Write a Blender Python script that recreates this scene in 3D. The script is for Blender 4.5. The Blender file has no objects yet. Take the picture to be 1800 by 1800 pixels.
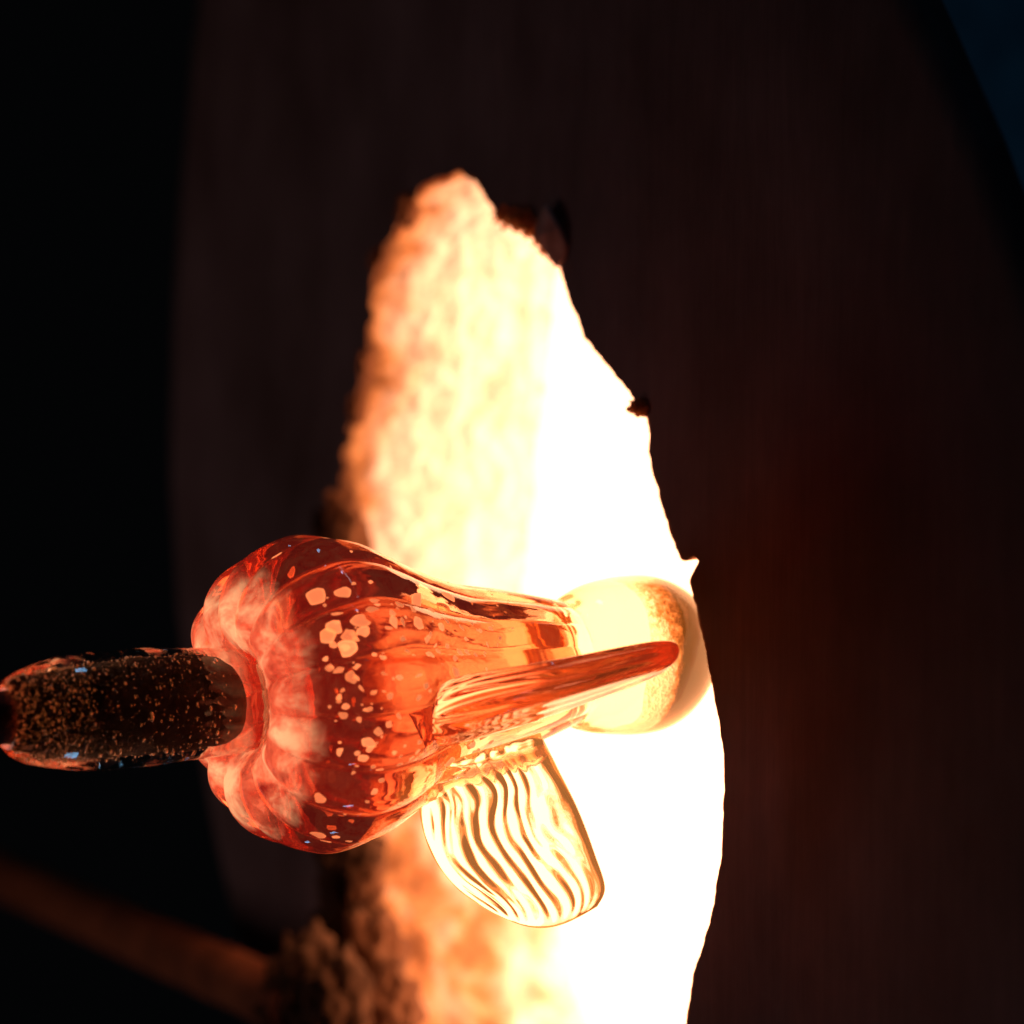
import bpy, bmesh, math, random
from mathutils import Vector, Matrix, noise

# ------------------------------------------------------------------ camera, world, lights, exposure
S = 0.0002            # metres per photo pixel in the focal plane
D = 1.2               # camera distance to the glass
scene = bpy.context.scene
col = scene.collection

cam_data = bpy.data.cameras.new('camera')
cam = bpy.data.objects.new('camera', cam_data); col.objects.link(cam)
cam.location = (0, -D, 0); cam.rotation_euler = (math.radians(90), 0, 0)
cam_data.sensor_width = 36; cam_data.lens = 36 * D / (1800 * S)
cam_data.clip_start = 0.01; cam_data.clip_end = 50
cam_data.dof.use_dof = True; cam_data.dof.focus_distance = D - 0.004
cam_data.dof.aperture_fstop = 6.2
scene.camera = cam

world = bpy.data.worlds.new('World'); scene.world = world; world.use_nodes = True
bg = world.node_tree.nodes['Background']
bg.inputs[0].default_value = (0.75, 0.85, 1.0, 1); bg.inputs[1].default_value = 0.0012

def area(name, loc, target, sx, sy, power, color):
    l = bpy.data.lights.new(name, 'AREA'); l.shape = 'RECTANGLE'; l.size = sx; l.size_y = sy
    l.energy = power; l.color = color
    o = bpy.data.objects.new(name, l); col.objects.link(o); o.location = loc
    o.rotation_euler = (Vector(target) - Vector(loc)).to_track_quat('-Z', 'Y').to_euler()
    return o
# dim room: an added warm-ish fill low at the left, cold strips above and below, a cold lamp far behind
area('left_fill', (-1.05, 0.35, -0.35), (-0.1, 0.5, -0.1), 0.5, 0.5, 0.72, (1.0, 0.66, 0.60))  # added fill, brightens the left side of the plate
area('cold_strip_lamp', (-0.02, 0.06, 0.72), (-0.14, 0, -0.06), 0.13, 0.025, 0.085, (0.25, 0.58, 1.0))
area('cold_floor_lamp', (-0.02, 0.06, -0.86), (-0.14, 0, -0.06), 0.13, 0.025, 0.095, (0.25, 0.58, 1.0))
area('cold_back_lamp', (0.95, 0.55, 0.55), (0.40, 1.0, 0.28), 0.25, 0.25, 0.26, (0.28, 0.68, 1.0))

scene.view_settings.view_transform = 'Standard'; scene.view_settings.look = 'None'
scene.view_settings.exposure = 0.0; scene.view_settings.gamma = 1.0
scene.view_settings.use_curve_mapping = False
scene.render.engine = 'CYCLES'
cy = scene.cycles
cy.max_bounces = 24; cy.transmission_bounces = 24; cy.glossy_bounces = 16; cy.diffuse_bounces = 5
cy.transparent_max_bounces = 16; cy.volume_bounces = 0
cy.caustics_reflective = True; cy.caustics_refractive = True; cy.blur_glossy = 0.15
cy.use_denoising = True
try: cy.denoiser = 'OPENIMAGEDENOISE'
except Exception: pass

random.seed(7)

# ------------------------------------------------------------------ helpers
def lerp(a, b, t): return a + (b - a) * t
def smooth(t): t = max(0, min(1, t)); return t * t * (3 - 2 * t)
def pt(px, py, y=0.0):
    k = (D + y) / D
    return Vector(((px - 900) * S * k, y, (900 - py) * S * k))
def spline(pts, n):
    """Catmull-Rom through pts (tuples), n samples per span"""
    out = []
    P = [Vector(p) for p in pts]
    for i in range(len(P) - 1):
        p0 = P[max(i - 1, 0)]; p1 = P[i]; p2 = P[i + 1]; p3 = P[min(i + 2, len(P) - 1)]
        for k in range(n):
            t = k / n
            out.append(0.5 * ((2 * p1) + (p2 - p0) * t + (2 * p0 - 5 * p1 + 4 * p2 - p3) * t * t + (3 * p1 - p0 - 3 * p2 + p3) * t ** 3))
    out.append(P[-1])
    return out
def sample(poly, t):
    f = max(0, min(1, t)) * (len(poly) - 1); i = min(int(f), len(poly) - 2)
    return poly[i].lerp(poly[i + 1], f - i)
def resample(poly, n, closed=False):
    pts = list(poly) + ([poly[0]] if closed else [])
    L = [0]
    for a, b in zip(pts, pts[1:]): L.append(L[-1] + (b - a).length)
    out = []; j = 0; m = n if closed else n - 1
    for i in range(n):
        d = L[-1] * i / m
        while j < len(pts) - 2 and L[j + 1] < d: j += 1
        seg = L[j + 1] - L[j]
        out.append(pts[j].lerp(pts[j + 1], (d - L[j]) / seg if seg else 0))
    return out
def mesh_obj(name, verts, faces, mats, parent=None, smooth_shade=True, mat_idx=None):
    me = bpy.data.meshes.new(name); me.from_pydata([tuple(v) for v in verts], [], faces)
    for m in (mats if isinstance(mats, (list, tuple)) else [mats]): me.materials.append(m)
    if mat_idx: me.polygons.foreach_set('material_index', mat_idx)
    if smooth_shade: me.polygons.foreach_set('use_smooth', [True] * len(me.polygons))
    me.update()
    o = bpy.data.objects.new(name, me); col.objects.link(o)
    if parent: o.parent = parent; o.matrix_parent_inverse = parent.matrix_world.inverted()
    return o
def fix_normals(o, flip=False):
    bm = bmesh.new(); bm.from_mesh(o.data)
    bmesh.ops.recalc_face_normals(bm, faces=bm.faces)
    if flip: bmesh.ops.reverse_faces(bm, faces=bm.faces)
    bm.to_mesh(o.data); bm.free()
def thing(name, label, cat, loc=(0, 0, 0), group=None):
    o = bpy.data.objects.new(name, None); col.objects.link(o); o.location = loc
    o.empty_display_size = 0.02
    o['label'] = label; o['category'] = cat
    if group: o['group'] = group
    bpy.context.view_layer.update()
    return o
def tag(o, label, cat, group=None):
    o['label'] = label; o['category'] = cat
    if group: o['group'] = group

# ------------------------------------------------------------------ materials
def new_mat(name):
    m = bpy.data.materials.new(name); m.use_nodes = True
    nt = m.node_tree; nt.nodes.clear()
    out = nt.nodes.new('ShaderNodeOutputMaterial')
    return m, nt, out
def N(nt, t, **kw):
    n = nt.nodes.new(t)
    for k, v in kw.items(): setattr(n, k, v)
    return n
def noise_tex(nt, scale, detail=4, rough=0.55, vec=None, dist=0.0):
    n = N(nt, 'ShaderNodeTexNoise'); n.inputs['Scale'].default_value = scale
    n.inputs['Detail'].default_value = detail; n.inputs['Roughness'].default_value = rough
    n.inputs['Distortion'].default_value = dist
    if vec is not None: nt.links.new(vec, n.inputs['Vector'])
    return n
def ramp(nt, fac, stops):
    r = N(nt, 'ShaderNodeValToRGB'); cr = r.color_ramp
    while len(cr.elements) < len(stops): cr.elements.new(0.5)
    for e, (p, c) in zip(cr.elements, stops):
        e.position = p; e.color = (*c, 1) if len(c) == 3 else c
    nt.links.new(fac, r.inputs[0]); return r
def obj_coord(nt, scale=(1, 1, 1), rot=(0, 0, 0)):
    tc = N(nt, 'ShaderNodeTexCoord'); mp = N(nt, 'ShaderNodeMapping')
    mp.inputs['Scale'].default_value = scale; mp.inputs['Rotation'].default_value = rot
    nt.links.new(tc.outputs['Object'], mp.inputs['Vector']); return mp.outputs['Vector']

AX_TILT = math.radians(33)
AX_ROT = (0, 0, 0)

CHAR_DIM_D0 = Vector((0.075, 0.03, -0.09)).dot(Vector((0.933, 0.36, 0)))
CHAR_DIM_U0 = Vector((0.075, 0.03, -0.09)).dot(Vector((0.36, -0.933, 0)))
def hot_lining():
    m, nt, out = new_mat('fibre_lining')
    v = obj_coord(nt)
    n1 = noise_tex(nt, 34, 5, 0.6, v, 0.6); n2 = noise_tex(nt, 130, 4, 0.6, v)
    r1 = ramp(nt, n1.outputs['Fac'], [(0.26, (0.72, 0.60, 0.48)), (0.46, (0.87, 0.80, 0.73)), (0.75, (0.92, 0.88, 0.85))])
    r2 = ramp(nt, n2.outputs['Fac'], [(0.28, (0.72, 0.66, 0.60)), (0.5, (1, 1, 1))])
    mix = N(nt, 'ShaderNodeMix', data_type='RGBA', blend_type='MULTIPLY'); mix.inputs[0].default_value = 0.45
    nt.links.new(r1.outputs[0], mix.inputs[6]); nt.links.new(r2.outputs[0], mix.inputs[7])
    vo = N(nt, 'ShaderNodeTexVoronoi'); vo.inputs['Scale'].default_value = 26; nt.links.new(v, vo.inputs['Vector'])
    r3 = ramp(nt, vo.outputs['Distance'], [(0.07, (0.42, 0.20, 0.10)), (0.16, (1, 1, 1))])
    mix2 = N(nt, 'ShaderNodeMix', data_type='RGBA', blend_type='MULTIPLY'); mix2.inputs[0].default_value = 0.35
    nt.links.new(mix.outputs[2], mix2.inputs[6]); nt.links.new(r3.outputs[0], mix2.inputs[7])
    p = N(nt, 'ShaderNodeBsdfPrincipled'); p.inputs['Roughness'].default_value = 0.95
    # charred fibre at the mouth; dimmer light painted as deeper brown towards the sill
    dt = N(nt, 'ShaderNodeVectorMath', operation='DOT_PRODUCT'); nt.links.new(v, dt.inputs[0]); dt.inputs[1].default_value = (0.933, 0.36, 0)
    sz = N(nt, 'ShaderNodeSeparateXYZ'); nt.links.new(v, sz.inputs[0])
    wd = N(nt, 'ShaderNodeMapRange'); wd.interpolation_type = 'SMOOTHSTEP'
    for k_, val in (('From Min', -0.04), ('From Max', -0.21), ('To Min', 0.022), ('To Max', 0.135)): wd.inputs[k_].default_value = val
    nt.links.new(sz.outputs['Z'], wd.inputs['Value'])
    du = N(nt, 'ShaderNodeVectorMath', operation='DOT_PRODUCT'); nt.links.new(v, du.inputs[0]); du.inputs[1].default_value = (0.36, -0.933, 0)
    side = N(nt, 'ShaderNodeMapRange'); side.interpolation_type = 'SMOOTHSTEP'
    for k_, val in (('From Min', CHAR_DIM_U0 - 0.20), ('From Max', CHAR_DIM_U0 - 0.32), ('To Min', 0.10), ('To Max', 1.0)): side.inputs[k_].default_value = val
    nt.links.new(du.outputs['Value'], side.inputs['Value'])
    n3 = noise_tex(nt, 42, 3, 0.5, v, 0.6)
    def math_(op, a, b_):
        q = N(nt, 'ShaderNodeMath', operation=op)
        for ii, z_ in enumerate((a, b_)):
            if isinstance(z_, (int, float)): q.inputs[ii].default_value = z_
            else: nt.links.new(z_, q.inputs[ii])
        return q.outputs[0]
    dep = math_('SUBTRACT', dt.outputs['Value'], CHAR_DIM_D0)
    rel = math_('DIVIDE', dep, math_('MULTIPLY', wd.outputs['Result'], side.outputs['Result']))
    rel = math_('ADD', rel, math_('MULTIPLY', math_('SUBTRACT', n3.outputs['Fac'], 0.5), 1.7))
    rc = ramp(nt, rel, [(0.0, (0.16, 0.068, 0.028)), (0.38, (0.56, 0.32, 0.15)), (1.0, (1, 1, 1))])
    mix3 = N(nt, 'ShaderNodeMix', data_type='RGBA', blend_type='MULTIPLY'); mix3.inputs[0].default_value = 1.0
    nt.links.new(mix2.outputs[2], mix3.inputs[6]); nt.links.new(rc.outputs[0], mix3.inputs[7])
    nt.links.new(mix3.outputs[2], p.inputs['Base Color'])
    b = N(nt, 'ShaderNodeBump'); b.inputs['Strength'].default_value = 0.35; b.inputs['Distance'].default_value = 0.003
    nt.links.new(n2.outputs['Fac'], b.inputs['Height']); nt.links.new(b.outputs[0], p.inputs['Normal'])
    em = N(nt, 'ShaderNodeMix', data_type='RGBA', blend_type='MULTIPLY'); em.inputs[0].default_value = 1.0
    nt.links.new(mix3.outputs[2], em.inputs[6]); em.inputs[7].default_value = (1.0, 0.39, 0.25, 1)
    nt.links.new(em.outputs[2], p.inputs['Emission Color']); 
    heat = N(nt, 'ShaderNodeMapRange'); heat.interpolation_type = 'SMOOTHSTEP'      # the fibre is hotter deeper in
    for k_, val in (('From Min', 0.005), ('From Max', 0.125), ('To Min', 0.10), ('To Max', 2.2)): heat.inputs[k_].default_value = val
    nt.links.new(dep, heat.inputs['Value']); nt.links.new(heat.outputs['Result'], p.inputs['Emission Strength'])
    nt.links.new(p.outputs[0], out.inputs[0]); return m
def chamber_mat():
    m, nt, out = new_mat('white_hot_refractory')
    e = N(nt, 'ShaderNodeEmission'); e.inputs[0].default_value = (1.0, 0.47, 0.245, 1); e.inputs[1].default_value = 4.9
    nt.links.new(e.outputs[0], out.inputs[0]); return m
def plate_mat():
    m, nt, out = new_mat('sooty_steel_plate')
    v = obj_coord(nt); vs = obj_coord(nt, (1, 1, 0.12))
    n1 = noise_tex(nt, 9, 5, 0.6, v); n2 = noise_tex(nt, 150, 3, 0.6, vs)
    r1 = ramp(nt, n1.outputs['Fac'], [(0.3, (0.105, 0.062, 0.060)), (0.7, (0.215, 0.145, 0.15))])
    r2 = ramp(nt, n2.outputs['Fac'], [(0.35, (0.75, 0.72, 0.70)), (0.62, (1, 1, 1)), (0.78, (1.35, 1.2, 1.15))])
    mix = N(nt, 'ShaderNodeMix', data_type='RGBA', blend_type='MULTIPLY'); mix.inputs[0].default_value = 0.4
    nt.links.new(r1.outputs[0], mix.inputs[6]); nt.links.new(r2.outputs[0], mix.inputs[7])
    p = N(nt, 'ShaderNodeBsdfPrincipled'); p.inputs['Roughness'].default_value = 0.75
    p.inputs['Specular IOR Level'].default_value = 0.2
    nt.links.new(mix.outputs[2], p.inputs['Base Color'])
    b = N(nt, 'ShaderNodeBump'); b.inputs['Strength'].default_value = 0.25; b.inputs['Distance'].default_value = 0.002
    nt.links.new(n2.outputs['Fac'], b.inputs['Height']); nt.links.new(b.outputs[0], p.inputs['Normal'])
    nt.links.new(p.outputs[0], out.inputs[0]); return m
def simple_mat(name, c1, c2, scale=60, rough=0.8, metal=0.0, spec=0.3):
    m, nt, out = new_mat(name)
    n = noise_tex(nt, scale, 4, 0.6, obj_coord(nt))
    r = ramp(nt, n.outputs['Fac'], [(0.3, c1), (0.7, c2)])
    p = N(nt, 'ShaderNodeBsdfPrincipled'); p.inputs['Roughness'].default_value = rough
    p.inputs['Metallic'].default_value = metal; p.inputs['Specular IOR Level'].default_value = spec
    nt.links.new(r.outputs[0], p.inputs['Base Color'])
    b = N(nt, 'ShaderNodeBump'); b.inputs['Strength'].default_value = 0.3; b.inputs['Distance'].default_value = 0.001
    nt.links.new(n.outputs['Fac'], b.inputs['Height']); nt.links.new(b.outputs[0], p.inputs['Normal'])
    nt.links.new(p.outputs[0], out.inputs[0]); return m
def glass_mat(name, color, ior=1.5, rough=0.0, absorb=None, density=0.0, glow=None, bump=0.0, bump_scale=40):
    m, nt, out = new_mat(name)
    g = N(nt, 'ShaderNodeBsdfGlass'); g.inputs['IOR'].default_value = ior; g.inputs['Roughness'].default_value = rough
    g.inputs['Color'].default_value = (*color, 1)
    surf = g.outputs[0]
    if bump:
        n = noise_tex(nt, bump_scale, 2, 0.5, obj_coord(nt))
        b = N(nt, 'ShaderNodeBump'); b.inputs['Strength'].default_value = bump; b.inputs['Distance'].default_value = 0.002
        nt.links.new(n.outputs['Fac'], b.inputs['Height']); nt.links.new(b.outputs[0], g.inputs['Normal'])
    if glow:
        e = N(nt, 'ShaderNodeEmission'); e.inputs[0].default_value = (*glow[0], 1); e.inputs[1].default_value = glow[1]
        a = N(nt, 'ShaderNodeAddShader'); nt.links.new(surf, a.inputs[0]); nt.links.new(e.outputs[0], a.inputs[1]); surf = a.outputs[0]
    nt.links.new(surf, out.inputs[0])
    if absorb:
        va = N(nt, 'ShaderNodeVolumeAbsorption'); va.inputs[0].default_value = (*absorb, 1); va.inputs[1].default_value = density
        nt.links.new(va.outputs[0], out.inputs['Volume'])
    return m
def colour_layer_mat():
    """the red-amber colour layer on the inside of the blown wall: tinted glass with streaks drawn out along the axis"""
    m, nt, out = new_mat('red_amber_glass_layer')
    v = obj_coord(nt, (9, 60, 60), (0, 0, 0))
    n1 = noise_tex(nt, 1.0, 4, 0.6, v, 1.2)
    r = ramp(nt, n1.outputs['Fac'], [(0.32, (0.44, 0.07, 0.055)), (0.5, (0.74, 0.23, 0.15)), (0.68, (0.92, 0.46, 0.27))])
    g = N(nt, 'ShaderNodeBsdfGlass'); g.inputs['IOR'].default_value = 1.5
    tcx = N(nt, 'ShaderNodeTexCoord'); spx = N(nt, 'ShaderNodeSeparateXYZ'); nt.links.new(tcx.outputs['Object'], spx.inputs[0])
    mrx = N(nt, 'ShaderNodeMapRange')
    for k_, val in (('From Min', -0.026), ('From Max', 0.022), ('To Min', 0.0), ('To Max', 0.80)): mrx.inputs[k_].default_value = val
    nt.links.new(spx.outputs['X'], mrx.inputs['Value'])
    am = N(nt, 'ShaderNodeMix', data_type='RGBA'); nt.links.new(mrx.outputs['Result'], am.inputs[0])
    nt.links.new(r.outputs[0], am.inputs[6]); am.inputs[7].default_value = (0.76, 0.60, 0.41, 1)
    nt.links.new(am.outputs[2], g.inputs['Color'])
    # refracted furnace light painted as pale streaks round the punty end
    d = N(nt, 'ShaderNodeBsdfDiffuse'); t = N(nt, 'ShaderNodeBsdfTranslucent')
    v2 = obj_coord(nt, (150, 190, 190)); n2 = noise_tex(nt, 1.0, 5, 0.65, v2, 0.9)
    rc = ramp(nt, n2.outputs['Fac'], [(0.36, (0.40, 0.06, 0.03)), (0.50, (0.80, 0.38, 0.20)), (0.60, (0.95, 0.72, 0.50))])
    nt.links.new(rc.outputs[0], d.inputs[0]); nt.links.new(rc.outputs[0], t.inputs[0])
    mt = N(nt, 'ShaderNodeMixShader'); mt.inputs[0].default_value = 0.55
    rh = ramp(nt, n2.outputs['Fac'], [(0.36, (0.30, 0.02, 0.008)), (0.47, (0.95, 0.16, 0.05)), (0.60, (1.0, 0.46, 0.19))])
    eh = N(nt, 'ShaderNodeEmission'); nt.links.new(rh.outputs[0], eh.inputs[0]); eh.inputs[1].default_value = 0.85
    ah = N(nt, 'ShaderNodeAddShader')
    nt.links.new(d.outputs[0], mt.inputs[1]); nt.links.new(t.outputs[0], mt.inputs[2])
    nt.links.new(mt.outputs[0], ah.inputs[0]); nt.links.new(eh.outputs[0], ah.inputs[1])
    tc = N(nt, 'ShaderNodeTexCoord'); sp = N(nt, 'ShaderNodeSeparateXYZ'); nt.links.new(tc.outputs['Object'], sp.inputs[0])
    q = N(nt, 'ShaderNodeMath', operation='MULTIPLY_ADD'); nt.links.new(n2.outputs['Fac'], q.inputs[0]); q.inputs[1].default_value = 0.026; nt.links.new(sp.outputs['X'], q.inputs[2])
    mr = N(nt, 'ShaderNodeMapRange')
    for k_, val in (('From Min', -0.0310), ('From Max', -0.0255), ('To Min', 0.25), ('To Max', 0.02)): mr.inputs[k_].default_value = val
    nt.links.new(q.outputs[0], mr.inputs['Value'])
    mx = N(nt, 'ShaderNodeMixShader'); nt.links.new(mr.outputs['Result'], mx.inputs[0])
    nt.links.new(g.outputs[0], mx.inputs[1]); nt.links.new(ah.outputs[0], mx.inputs[2])
    e = N(nt, 'ShaderNodeEmission'); e.inputs[0].default_value = (1, 0.06, 0.042, 1); e.inputs[1].default_value = 0.085
    a = N(nt, 'ShaderNodeAddShader'); nt.links.new(mx.outputs[0], a.inputs[0]); nt.links.new(e.outputs[0], a.inputs[1])
    nt.links.new(a.outputs[0], out.inputs[0]); return m
def frit_mat():
    m, nt, out = new_mat('opaque_white_frit')
    n = noise_tex(nt, 90, 3, 0.5, obj_coord(nt))
    r = ramp(nt, n.outputs['Fac'], [(0.3, (0.80, 0.58, 0.42)), (0.7, (0.92, 0.78, 0.62))])
    oi = N(nt, 'ShaderNodeObjectInfo'); d = N(nt, 'ShaderNodeBsdfDiffuse'); t = N(nt, 'ShaderNodeBsdfTranslucent')
    nt.links.new(r.outputs[0], d.inputs[0]); nt.links.new(r.outputs[0], t.inputs[0])
    mx = N(nt, 'ShaderNodeMixShader'); mx.inputs[0].default_value = 0.72
    nt.links.new(d.outputs[0], mx.inputs[1]); nt.links.new(t.outputs[0], mx.inputs[2])
    e = N(nt, 'ShaderNodeEmission'); e.inputs[0].default_value = (1, 0.28, 0.10, 1); e.inputs[1].default_value = 0.6
    er = N(nt, 'ShaderNodeMapRange'); er.inputs['To Min'].default_value = 0.5; er.inputs['To Max'].default_value = 1.0; nt.links.new(oi.outputs['Random'], er.inputs['Value']); nt.links.new(er.outputs['Result'], e.inputs[1])
    a = N(nt, 'ShaderNodeAddShader'); nt.links.new(mx.outputs[0], a.inputs[0]); nt.links.new(e.outputs[0], a.inputs[1])
    nt.links.new(a.outputs[0], out.inputs[0]); return m

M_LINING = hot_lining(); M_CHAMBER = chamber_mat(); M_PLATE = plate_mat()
M_STEEL = simple_mat('scaled_steel', (0.02, 0.016, 0.014), (0.09, 0.06, 0.045), 180, 0.7, 0.2)
M_RAIL = simple_mat('rusty_rail', (0.13, 0.034, 0.010), (0.30, 0.085, 0.030), 40, 0.85, 0.0)
M_CHAR = simple_mat('charred_fibre', (0.030, 0.014, 0.008), (0.11, 0.055, 0.032), 110, 0.95, 0.0, 0.05)
M_BLACK = simple_mat('black_iron', (0.012, 0.011, 0.011), (0.03, 0.026, 0.025), 90, 0.7)
def fringe_mat():
    m, nt, out = new_mat('backlit_fibre')
    n = noise_tex(nt, 220, 4, 0.6, obj_coord(nt))
    r = ramp(nt, n.outputs['Fac'], [(0.3, (0.42, 0.18, 0.07)), (0.7, (0.88, 0.50, 0.25))])
    d = N(nt, 'ShaderNodeBsdfDiffuse'); t = N(nt, 'ShaderNodeBsdfTranslucent')
    nt.links.new(r.outputs[0], d.inputs[0]); nt.links.new(r.outputs[0], t.inputs[0])
    mx = N(nt, 'ShaderNodeMixShader'); mx.inputs[0].default_value = 0.6
    nt.links.new(d.outputs[0], mx.inputs[1]); nt.links.new(t.outputs[0], mx.inputs[2]); nt.links.new(mx.outputs[0], out.inputs[0]); return m
M_FRINGE = fringe_mat()
M_CLOTH = simple_mat('blue_cloth', (0.04, 0.10, 0.15), (0.08, 0.18, 0.26), 25, 0.9)
M_FLAKE = simple_mat('rust_flake', (0.34, 0.16, 0.13), (0.6, 0.34, 0.29), 120, 0.9)
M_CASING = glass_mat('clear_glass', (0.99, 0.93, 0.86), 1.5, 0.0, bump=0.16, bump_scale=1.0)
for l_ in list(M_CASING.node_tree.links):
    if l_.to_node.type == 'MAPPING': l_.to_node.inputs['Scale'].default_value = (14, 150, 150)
M_BALL = glass_mat('clear_amber_glass', (0.98, 0.89, 0.73), 1.5, 0.0, bump=0.02, bump_scale=40, glow=((1, 0.28, 0.04), 0.10))
M_LAYER = colour_layer_mat()
def add_collar_light(m):
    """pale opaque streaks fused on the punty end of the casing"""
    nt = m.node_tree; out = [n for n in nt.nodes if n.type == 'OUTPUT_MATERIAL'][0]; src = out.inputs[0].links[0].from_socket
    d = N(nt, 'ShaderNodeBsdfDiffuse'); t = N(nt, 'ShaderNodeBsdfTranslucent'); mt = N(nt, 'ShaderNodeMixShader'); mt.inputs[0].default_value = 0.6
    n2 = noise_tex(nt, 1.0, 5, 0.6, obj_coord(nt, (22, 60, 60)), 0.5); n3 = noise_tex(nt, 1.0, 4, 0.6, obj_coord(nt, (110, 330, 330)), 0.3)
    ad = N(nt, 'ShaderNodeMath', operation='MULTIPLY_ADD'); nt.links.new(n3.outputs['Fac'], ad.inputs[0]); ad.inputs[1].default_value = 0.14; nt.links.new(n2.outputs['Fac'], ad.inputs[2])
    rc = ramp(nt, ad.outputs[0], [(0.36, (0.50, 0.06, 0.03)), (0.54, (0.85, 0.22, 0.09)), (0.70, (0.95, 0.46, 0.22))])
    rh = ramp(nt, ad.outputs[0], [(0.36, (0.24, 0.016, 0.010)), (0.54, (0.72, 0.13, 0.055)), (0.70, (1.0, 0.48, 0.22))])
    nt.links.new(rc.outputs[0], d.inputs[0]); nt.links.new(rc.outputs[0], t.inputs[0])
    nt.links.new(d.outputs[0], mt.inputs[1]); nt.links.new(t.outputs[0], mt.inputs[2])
    e = N(nt, 'ShaderNodeEmission'); nt.links.new(rh.outputs[0], e.inputs[0]); e.inputs[1].default_value = 1.3  # glow painted in for furnace light refracted by the collar
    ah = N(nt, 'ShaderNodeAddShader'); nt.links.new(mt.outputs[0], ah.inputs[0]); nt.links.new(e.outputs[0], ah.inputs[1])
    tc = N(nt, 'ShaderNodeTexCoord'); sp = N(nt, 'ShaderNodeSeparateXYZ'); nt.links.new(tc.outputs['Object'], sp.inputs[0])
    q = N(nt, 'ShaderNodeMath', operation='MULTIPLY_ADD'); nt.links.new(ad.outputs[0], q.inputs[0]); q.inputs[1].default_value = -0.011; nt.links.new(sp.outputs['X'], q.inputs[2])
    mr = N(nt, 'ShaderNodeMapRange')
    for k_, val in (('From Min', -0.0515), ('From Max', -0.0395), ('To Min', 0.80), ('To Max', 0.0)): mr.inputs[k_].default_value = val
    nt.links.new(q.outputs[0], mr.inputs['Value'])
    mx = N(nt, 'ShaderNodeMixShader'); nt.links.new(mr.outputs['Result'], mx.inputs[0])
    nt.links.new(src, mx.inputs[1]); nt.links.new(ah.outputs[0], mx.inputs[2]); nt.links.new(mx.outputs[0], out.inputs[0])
add_collar_light(M_CASING)
M_FIN = glass_mat('ribbed_clear_glass', (1, 0.97, 0.92), 1.5, 0.0, absorb=(1.0, 0.62, 0.30), density=30, glow=((1, 0.34, 0.08), 0.20))
M_FIN_DARK = glass_mat('amber_fin_glass', (1, 0.95, 0.88), 1.5, 0.0, absorb=(0.92, 0.46, 0.26), density=30, glow=((1, 0.20, 0.05), 0.04))
M_GATHER = glass_mat('dark_gather_glass', (0.99, 0.96, 0.93), 1.5, 0.0, bump=0.12, bump_scale=80)
def bubble_mat():
    m = glass_mat('air_bubble', (1, 0.97, 0.94), 1 / 1.5, 0.0); nt = m.node_tree   # furnace reflections painted as a faint glow below
    g = [n for n in nt.nodes if n.type == 'BSDF_GLASS'][0]; out = [n for n in nt.nodes if n.type == 'OUTPUT_MATERIAL'][0]
    d = N(nt, 'ShaderNodeBsdfDiffuse'); d.inputs[0].default_value = (0.8, 0.66, 0.5, 1)
    mx = N(nt, 'ShaderNodeMixShader'); mx.inputs[0].default_value = 0.08
    nt.links.new(g.outputs[0], mx.inputs[1]); nt.links.new(d.outputs[0], mx.inputs[2])
    e = N(nt, 'ShaderNodeEmission'); e.inputs[0].default_value = (1, 0.28, 0.06, 1); e.inputs[1].default_value = 0.05
    a = N(nt, 'ShaderNodeAddShader'); nt.links.new(mx.outputs[0], a.inputs[0]); nt.links.new(e.outputs[0], a.inputs[1]); nt.links.new(a.outputs[0], out.inputs[0])
    return m
M_BUBBLE = bubble_mat()
M_FRIT = frit_mat()

# ------------------------------------------------------------------ furnace
U = Vector((0.36, -0.933, 0)).normalized()       # along the plate towards the near (right) side
NI = Vector((0.933, 0.36, 0)).normalized()       # into the furnace
UP = Vector((0, 0, 1))
P0 = Vector((0.075, 0.03, -0.09))                # near edge of the opening
def on_plate(px, py):
    o = Vector((0, -D, 0)); d = Vector(((px - 900) * S, D, (900 - py) * S))
    t = (P0 - o).dot(NI) / d.dot(NI)
    q = o + d * t - P0
    return Vector((q.dot(U), q.z))               # plate coordinates
def plate_pt(a, depth=0.0): return P0 + U * a[0] + UP * a[1] + NI * depth

hole_px = [(808,298),(835,312),(852,340),(870,370),(905,388),(938,402),(962,428),(986,463),(994,508),(1018,560),(1026,590),
 (1060,630),(1090,668),(1110,688),(1122,712),(1140,730),(1144,762),(1142,792),(1150,830),(1165,888),(1188,952),(1199,982),
 (1209,984),(1221,977),(1229,988),(1217,1012),(1214,1022),(1219,1036),(1227,1068),(1238,1120),(1252,1190),(1265,1260),(1274,1320),(1276,1380),(1273,1440),
 (1270,1500),(1260,1575),(1248,1630),(1236,1670),(1220,1712),(1216,1750),(1208,1800),(1186,1890),(1145,2005),(1075,2130),(985,2215),
 (880,2230),(770,2170),(680,2060),(625,1940),(596,1800),(580,1660),(574,1500),(566,1350),(565,1200),(572,1060),(588,960),
 (600,890),(612,800),(625,735),(640,675),(652,615),(661,555),(672,490),(688,430),(715,372),(748,326),(782,312)]
NH = 900
hole = resample([on_plate(*p) for p in hole_px], NH, True)
hole = [h + (h - Vector((-0.23, 0.0))).normalized() * (noise.fractal(Vector((h.x * 85, h.y * 85, 1.7)), 0.65, 2.0, 6) * 0.0012 + noise.noise(Vector((h.x * 260, h.y * 260, 4.0))) * 0.0003) for h in hole]
cen = Vector((sum(p.x for p in hole) / NH, sum(p.y for p in hole) / NH))
R_HOLE = sum((p - cen).length for p in hole) / NH
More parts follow.
